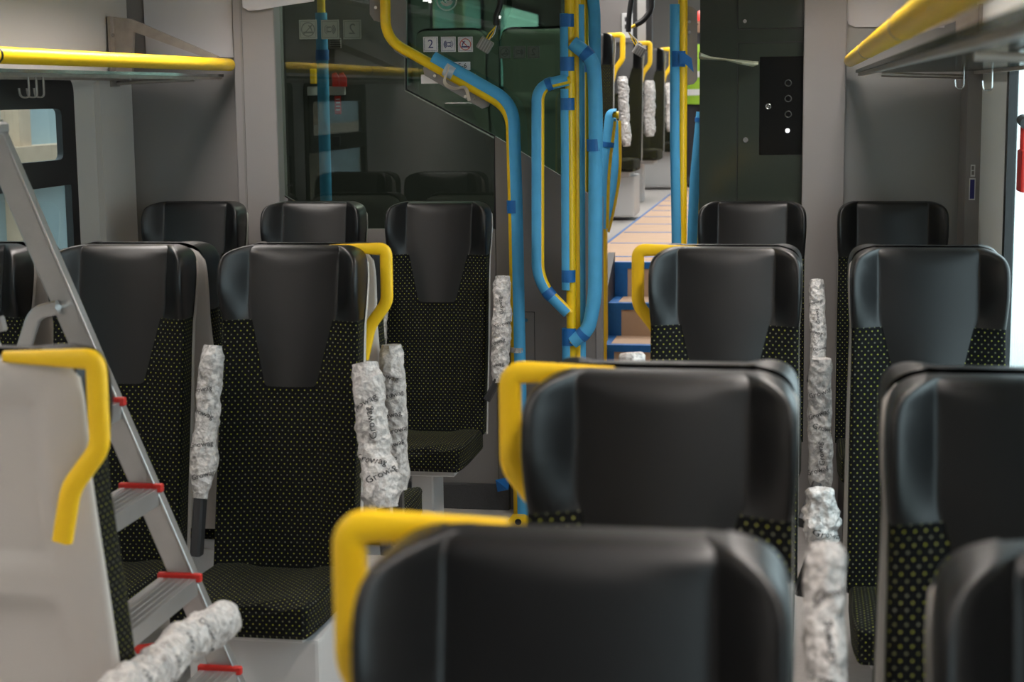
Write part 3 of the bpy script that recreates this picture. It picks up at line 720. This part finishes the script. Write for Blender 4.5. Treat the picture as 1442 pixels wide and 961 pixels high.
o = flat('notice_strip', 433, 122, 487, 134, Yw, WHITE, .01); tag(o, 'pale notice strip on the wall behind the tinted glass', 'notice')
for i, x in enumerate((468, 478)):
    o = obj('red_hammer', prism_xz(px_poly([(x, 104), (x+5, 102), (x+10, 110), (x+10, 122), (x+1, 122)], Yw-.02), Yw-.03, Yw-.01), RED); tag(o, 'red emergency hammer on the wall behind the tinted glass', 'hammer', 'hammers behind the glass')
o = flat('red_sign', 471, 135, 481, 161, Yw, RED, .006); tag(o, 'narrow red sign with white lines behind the tinted glass', 'sign')
for k in range(4): flat('text_line', 473, 139+k*5, 479, 140.5+k*5, Yw-.007, PAPER, .001, o, 0)
o = flat('vent_grille', 464, 54, 481, 68, Yw, GREYPOST, .008); tag(o, 'dark slotted vent grille behind the tinted glass', 'vent')
for k in range(4): flat('slot', 465, 55.5+k*3.2, 480, 57+k*3.2, Yw-.009, BLACK, .001, o, 0)
o = flat('door_lock', 470, 192, 480, 206, Yw, DARK, .02); tag(o, 'small dark door lock behind the tinted glass', 'lock')

# pictograms
def pictos(cells, Y, m_bg, m_ink, m_red, mirror, names, label, group, tilt=0):
    for (x0, y0, x1, y1), kind in zip(cells, names):
        a, b = PY(x0, y0, Y), PY(x1, y1, Y); c = (a+b)/2; s = (b.x-a.x); hz = (a.z-b.z)
        e = empty('pictogram_sticker', (c.x, Y, c.z)); e.rotation_euler.x = tilt; tag(e, label % {'2': 'number two', 'wifi': 'wireless internet', 'smoke': 'no smoking'}[kind], 'sticker', group)
        box('sticker_sheet', -s/2, s/2, -.002, 0, -hz/2, hz/2, m_bg, e)
        f = s/2*.84; fr = [(-f, -f), (f, -f), (f, f), (-f, f)]
        k = -1 if mirror else 1
        def line(p, q, w_, m, nm='mark'):
            p, q = V((p[0]*k, 0, p[1])), V((q[0]*k, 0, q[1])); d = (q-p).normalized(); n_ = V((-d.z, 0, d.x))*w_/2
            v = [p+n_, q+n_, q-n_, p-n_]; obj(nm, raw([(i.x, -.0026, i.z) for i in v], [(0, 1, 2, 3)]), m, e)
        def ring(r, w_, m, cx=0, cz=0, a0=0, a1=360, nm='mark'):
            n_ = 24; v = []; fs = []
            for i in range(n_+1):
                t = math.radians(a0+(a1-a0)*i/n_)
                for rr_ in (r-w_/2, r+w_/2): v.append(((cx+rr_*math.cos(t))*k, -.0027, cz+rr_*math.sin(t)))
            for i in range(n_): fs.append((2*i, 2*i+1, 2*i+3, 2*i+2))
            obj(nm, raw(v, fs), m, e)
        if kind != 'smoke' or True:
            for i in range(4): line(fr[i], fr[(i+1) % 4], s*.02, m_ink, 'border')
        if kind == '2':
            me = text_me('2', s*.8)
            for v in me.vertices: v.co = V((v.co.x*k, -.0026, v.co.y))
            obj('digit', me, m_ink, e)
        elif kind == 'wifi':
            for r in (.11, .19, .27): ring(s*r, s*.055, m_ink, -.02*s, 0, 120, 240); ring(s*r, s*.03, m_ink, .04*s, 0, -60, 60)
            line((-.06*s, -.12*s), (.16*s, -.12*s), s*.06, m_ink); line((-.06*s, .12*s), (.16*s, .12*s), s*.06, m_ink)
        else:
            ring(s*.36, s*.05, m_red); line((-.25*s, .25*s), (.25*s, -.25*s), s*.05, m_red)
            line((-.28*s, -.16*s), (.27*s, -.16*s), s*.09, m_ink); line((-.12*s, .2*s), (-.22*s, -.1*s), s*.06, m_ink); line((-.02*s, .22*s), (-.18*s, .02*s), s*.05, m_ink)
def SHY(t): return 10.40+t*LEAN-.062-.019-.014*min(1, t/.5)+.006
NAVY = mat('navy_ink', (.02, .02, .16), .5); REDINK = mat('red_ink', (.6, .05, .04), .5)
GHOST = mat('sticker_back_green', (.10, .125, .10), .4); GHOSTI = mat('sticker_back_ink', (.035, .05, .038), .4)
pictos([(596, 52, 617, 73), (621, 52, 642, 73), (645, 52, 666, 73)], YG-.002, mat('white_sticker', (.80, .77, .80), .5), NAVY, REDINK, False, ['2', 'wifi', 'smoke'], 'white %s pictogram on the green glass above the padded slanted rail', 'pictograms on the green glass')
pictos([(421, 28, 447, 55), (452, 28, 478, 55), (483, 28, 509, 55)], YG-.002, GHOST, GHOSTI, GHOSTI, True, ['smoke', 'wifi', '2'], 'dull green reversed %s sticker on the tinted glass', 'reversed stickers on tinted glass')
pictos([(703, 65, 719, 82), (723, 65, 740, 82), (743, 65, 760, 82)], YG-.002, GHOST, GHOSTI, GHOSTI, True, ['smoke', 'wifi', '2'], 'faint reversed %s sticker on the green glass', 'reversed stickers on green glass')
o = empty('number_label', PY(645, 93, YG-.002)); tag(o, 'white number label on the green glass half behind the blue foam', 'label')
box('label_sheet', -.054, .054, 0, .002, -.018, .018, MATS['white_sticker'], o)
me = text_me('05-6', .030)
for v in me.vertices: v.co = V((v.co.x+.012, -.001, v.co.y))
obj('digits', me, INK, o)
o = flat('blank_label', 593, 105, 670, 117, YG-.001, MATS['white_sticker'], .002, None, 0); tag(o, 'long pale blank label on the green glass under the bracket plate', 'label')
# round emblem on the green glass
e = empty('round_emblem_sticker', PY(629, 0, YG-.002)); tag(e, 'pale round winged-arrow emblem sticker on the green glass', 'emblem')
EMB = mat('emblem_pale', (.42, .45, .42), .5)
def arc_flat(name, r, w_, a0, a1, parent, cx=0, cz=0, m=EMB):
    v = []; n_ = 30
    for i in range(n_+1):
        t = math.radians(a0+(a1-a0)*i/n_)
        for rr_ in (r-w_/2, r+w_/2): v.append((cx+rr_*math.cos(t), 0, cz+rr_*math.sin(t)))
    obj(name, raw(v, [(2*i, 2*i+1, 2*i+3, 2*i+2) for i in range(n_)]), m, parent)
arc_flat('ring', .036*1.2, .006, 0, 360, e); arc_flat('wing', .024, .012, 200, 340, e, 0, .004); arc_flat('wing', .014, .008, 200, 330, e, .006, .006)
obj('arrow', raw([(-.028, 0, .004), (.020, 0, .004), (.020, 0, .012), (-.028, 0, .012), (.018, 0, -.004), (.032, 0, .008), (.018, 0, .02)], [(0, 1, 2, 3), (4, 5, 6)]), EMB, e)
o = text_me('ASG', .016); 
q = obj('glass_mark', o, INK); q.rotation_euler.x = math.pi/2; q.location = PY(408, 261, YG-.003); tag(q, 'tiny dark maker mark in the corner of the tinted glass', 'mark')

# ------------------------------------------------------------------ hanging cables
def cable(label, pix, Y, conn, label_r=.012):
    e = empty('hanging_cable', PY(pix[0][0], pix[0][1], Y)); o0 = e.location.copy(); tag(e, label, 'cable')
    tube('sheath', loc(fillet(pp3(pix, Y), .06, 6), o0), label_r, BLACK, e, 10)
    a = PY(pix[-1][0], pix[-1][1], Y); b = PY(conn[0], conn[1], Y)
    for i, m in enumerate((YEL, YEL, WHITE, DARK)):
        off = V(((i-1.5)*.006, 0, 0)); tube('wire', loc([a, (a+b)/2+V((.012*math.sin(i), 0, .004))+off, b+off], o0), .0028, m, e, 6)
    bx = box('connector', -.03, .03, -.012, .012, -.032, .022, GREYL, e, .004, 1); bx.location = b-o0; bx.rotation_euler.y = .55
    for dx in (-.018, -.006, .006, .018): q = box('rib', dx-.002, dx+.002, -.016, -.012, -.030, .018, ALU, bx)
    return e
cable('black cable with grey connector hanging in front of the green glass', [(706, -20), (704, 10), (698, 22), (699, 36)], YP-.1, (684, 62))
cable('black cable with grey connector hanging before the raised yellow-handled seats', [(892, -20), (886, 20), (885, 45)], 9.0, (901, 70), .014)
e = empty('hanging_cable', PY(918, -20, 9.16)); tag(e, 'thick black cable loop beside the hanging connector', 'cable')
tube('sheath', loc(fillet(pp3([(918, -20), (917, 15), (906, 29), (895, 35)], 9.16), .08, 6), e.location), .016, BLACK, e, 10)
tube('yellow_end', loc(pp3([(895, 35), (888, 39)], 9.16), e.location), .008, YEL, e, 8)
# film strip sticking out from the right pole
fs_ = []; vs_ = []
pts = [(984, 78, 10), (1000, 82, 5), (1022, 84, 3), (1045, 88, 7), (1060, 90, 8), (1068, 89, 5)]
for i, (x, y, h) in enumerate(pts):
    vs_ += [PY(x, y-h/2, YP-.06-.01*math.sin(i)), PY(x, y, YP-.075+.012*math.sin(i*2)), PY(x, y+h/2, YP-.06+.012*math.cos(i))]
for i in range(len(pts)-1):
    for k in range(2): fs_.append((3*i+k, 3*i+k+1, 3*i+4+k, 3*i+3+k))
o = obj('film_strip', raw(vs_, fs_), mat('pale_film', (.50, .55, .42), .4), None, True); o.modifiers.new('thick', 'SOLIDIFY').thickness = .002
tag(o, 'twisted pale plastic film strip sticking out beside the green cabinet', 'film')
# white papers on the partition
def paper(pix, Y, label, seed, bow=.010):
    """sheet with an uneven outline and a slight bow, thickened"""
    bm = bmesh.new(); vs = [bm.verts.new(PY(a, b, Y-bow*(.5+.5*noise.noise(V((a*.05, b*.05, seed)))))) for a, b in pix]; bm.faces.new(vs)
    me = bpy.data.meshes.new('m'); bm.to_mesh(me); bm.free()
    o = obj('paper_sheet', me, PAPER); o.modifiers.new('thick', 'SOLIDIFY').thickness = .0015; tag(o, label, 'paper'); return o
paper([(199, -60), (325, -60), (327, 40), (329, 81), (270, 79), (206, 78), (205, 60), (203, 20)], YP-.005, 'white paper sheet covering the end panel above the yellow rack tube', 1)
paper([(339, -30), (455, -30), (442, 2), (400, 8), (366, 14), (350, 15), (342, 10)], YP-.085, 'torn white paper hanging over the grey post and tinted glass', 2)
paper([(1194, -60), (1330, -60), (1330, 39), (1240, 38), (1204, 38), (1195, 34), (1192, 26), (1194, 0)], YP-.005, 'white paper sheet with peeling corner beside the dim rack', 3)
o = flat('wall_sticker', 1367, 232, 1373, 249, 6.97, WHITE, .001, None, 0); tag(o, 'small white sticker with two grey squares on the window post', 'sticker')
for y in (234, 241): flat('printed_square', 1368.3, y, 1371.8, y+5.5, 6.9685, GREYP, .0004, o, 0)
o = flat('wall_sticker', 1365, 251, 1373, 282, 6.97, WHITE, .001, None, 0); tag(o, 'taller white sticker with a dark printed field on the window post', 'sticker')
flat('printed_field', 1366.3, 253, 1371.8, 280, 6.9685, NAVY, .0004, o, 0)
# emergency hammer on the window
c = PX(1441, 220, XR-.02)
e = empty('emergency_hammer', c); tag(e, 'red emergency hammer in its holder by the bright window', 'hammer')
box('holder', -.012, .012, -.06, .06, -.11, .02, RED, e, .006, 2); tube('shaft', [(0, 0, 0), (0, .0, .09)], .012, RED, e); tube('head', [(0, -.05, .10), (0, .05, .11)], .018, DARK, e)

# ------------------------------------------------------------------ stepladder
e = empty('stepladder', (-1.30, 3.9, 0)); tag(e, 'aluminium stepladder with red step caps between the seats', 'ladder'); o0 = e.location.copy()
pa, pb = PY(8, 235, 4.06), PY(322, 961, 4.06)
k = (pb.x-pa.x)/(pb.z-pa.z)
def sx(z): return pa.x+k*(z-pa.z)
for y in (4.06, 3.58):
    p = [(sx(.02), y, .02), (sx(1.78), y, 1.78)]
    obj('stile', sweep(loc(p, o0), rectp(.062, .024, .004), (1, 0, 0)), ALU, e)
    obj('stile_edge', sweep(loc([(q[0]+.034, q[1], q[2]+.004) for q in p], o0), rectp(.008, .032, .002), (1, 0, 0)), ALU, e)
    obj('foot', box_me(-.04, .04, -.022, .022, -.02, .02, .006, 1), BLACK, e).location = V((sx(.02), y, .02))-o0
for py in (686, 810, 937):
    z = PY(230, py, 4.06).z; x = sx(z)
    def tread(x, z):
        t = obj('tread', boxes_me([(x-.055, x+.045, 3.59, 4.05, z-.006, z), (x+.037, x+.045, 3.59, 4.05, z-.045, z-.006), (x-.055, x-.049, 3.59, 4.05, z-.035, z-.006)]), ALU, e); t.location = -o0
        for j in range(5): r_ = box('tread_rib', x-.045+j*.018, x-.040+j*.018, 3.62, 4.03, z, z+.002, ALU, t)
        c_ = box('end_cap', x-.06, x+.058, 4.035, 4.052, z-.010, z+.012, RED, t, .003, 1)
    tread(x, z)
z0_ = PY(230, 937, 4.06).z; tread(sx(z0_-.23), z0_-.23); tread(sx(1.07), 1.07)
o = box('top_platform', sx(1.76)-.20, sx(1.76)+.05, 3.57, 4.07, 1.75, 1.78, ALU, e, .006, 1); o.location = -o0
arc = fillet([PY(82, 433, 4.03), PY(50, 440, 4.03), PY(34, 490, 4.03)]+[V((-2.06, 4.03, .9)), V((-2.26, 4.03, .02))], .10, 8)
for dy in (0, -.30):
    obj('rear_leg', sweep(loc([p+V((0, dy, 0)) for p in arc], o0), rectp(.036, .022, .004), (1, 0, 0)), ALU, e)
tube('hinge_bolt', loc([PY(82, 433, 4.045), PY(82, 433, 4.0)], o0), .008, CHROME, e)
a, b = V((sx(.47)-.02, 3.85, .50)), V((-2.15, 3.85, .44)); obj('red_strap', sweep(loc([a, (a+b)/2-V((0, 0, .03)), b], o0), rectp(.022, .003, .001), (0, 0, 1)), RED, e)

# tape measure at the foot of the rail
c = PZ(731, 742, 0.0); e = empty('tape_measure', (c.x, c.y, 0)); tag(e, 'yellow and black tape measure on the floor by the padded rail', 'tape measure')
obj('case', prism_xz([(-.04, 0), (.045, 0), (.045, .035), (.02, .05), (-.03, .05), (-.045, .03)], -.022, .022), YEL, e)
tube('dial', [(0, -.024, .026), (0, -.021, .026)], .014, BLACK, e); box('lip', .040, .06, -.012, .012, 0, .012, BLACK, e)

# ------------------------------------------------------------------ worker beyond the steps
pe = empty('person', (-1.06, 17.6, FU)); tag(pe, 'person in dark clothes and yellow-green safety vest standing beyond the steps', 'person')
def skin(name, joints, edges, m, parent, sub=2):
    me = bpy.data.meshes.new(name); me.from_pydata([j[0] for j in joints], edges, []); o = obj(name, me, m, parent)
    md = o.modifiers.new('skin', 'SKIN'); md.use_smooth_shade = True
    for i, j in enumerate(joints): me.skin_vertices[0].data[i].radius = (j[1], j[1] if len(j) < 3 else j[2])
    me.skin_vertices[0].data[0].use_root = True
    s_ = o.modifiers.new('sub', 'SUBSURF'); s_.levels = sub; s_.render_levels = sub; return o
J = [((0, 0, .93), .15, .11), ((0, 0, 1.12), .15, .10), ((0, 0, 1.33), .17, .11), ((0, 0, 1.45), .10, .08), ((0, -.01, 1.53), .055), ((0, -.02, 1.62), .085), ((0, -.02, 1.72), .075),
     ((-.19, 0, 1.40), .06), ((-.26, 0, 1.12), .048), ((-.24, -.12, .90), .036), ((.19, 0, 1.40), .06), ((.26, 0, 1.12), .048), ((.25, -.10, .90), .036),
     ((-.10, 0, .85), .09), ((-.11, -.01, .48), .062), ((-.11, .02, .09), .046), ((-.11, -.12, .035), .035), ((.10, 0, .85), .09), ((.11, -.01, .48), .062), ((.11, .02, .09), .046), ((.11, -.12, .035), .035)]
E_ = [(0, 1), (1, 2), (2, 3), (3, 4), (4, 5), (5, 6), (2, 7), (7, 8), (8, 9), (2, 10), (10, 11), (11, 12), (0, 13), (13, 14), (14, 15), (15, 16), (0, 17), (17, 18), (18, 19), (19, 20)]
skin('body', J, E_, mat('dark_workwear', (.02, .02, .025), .8), pe)
def ovalring(z, rx, ry): return [(rx*math.cos(t), ry*math.sin(t)-.0, z) for t in [2*math.pi*i/20 for i in range(20)]]
def lathe(name, rows, m, parent):
    v = [p for r in rows for p in ovalring(*r)]; n_ = 20
    f = [(i*n_+j, i*n_+(j+1) % n_, (i+1)*n_+(j+1) % n_, (i+1)*n_+j) for i in range(len(rows)-1) for j in range(n_)]
    return obj(name, raw(v, f), m, parent, True)
VEST = mat('hi_vis_vest', (.24, .42, .02), .7)
ve = lathe('safety_vest', [(.86, .20, .15), (1.0, .195, .145), (1.2, .20, .14), (1.38, .215, .13), (1.46, .13, .10)], VEST, pe)
for z in (.98, 1.16): lathe('reflective_band', [(z-.03, .2035, .152), (z+.03, .2045, .151)], mat('reflective_grey', (.6, .6, .6), .4), ve)
SKIN = mat('skin_tone', (.45, .27, .19), .6)
head = lathe('head', [(1.54, .045, .05), (1.58, .07, .085), (1.64, .082, .10), (1.70, .082, .10), (1.76, .06, .075), (1.785, .01, .012)], SKIN, pe)
lathe('cap', [(1.69, .088, .108), (1.74, .08, .095), (1.785, .045, .055), (1.80, .004, .005)], RED, pe)
for s_ in (-1, 1): lathe('eye', [(1.655, .012, .004), (1.66, .012, .006), (1.665, .012, .004)], BLACK, head).location = (.03*s_, -.098, 0)
obj('nose', raw([(-.012, -.098, 1.62), (.012, -.098, 1.62), (0, -.125, 1.622), (0, -.098, 1.66)], [(0, 2, 1), (0, 3, 2), (1, 2, 3)]), SKIN, head)

# ------------------------------------------------------------------ factory hall outside the windows
e = structure(empty('wall_hall', (0, 0, 0)), 'factory hall wall outside the windows')
HX = -4.9
for i in range(16):
    y = -4+i*2.0; box('panel', HX-.05, HX, y+.01, y+1.99, -1.2, 5.0, TEAL, e)
    box('beam', HX, HX+.12, y-.08, y+.08, -1.2, 5.0, BEIGEB, e)
for z in (1.42, 3.2): box('girt', HX, HX+.16, -4, 28, z, z+.12, BEIGEB, e)
structure(box('floor_hall', -14, 12, -8, 34, -1.3, -1.2, mat('hall_concrete', (.62, .64, .62), .7, var=.1, vscale=2)))
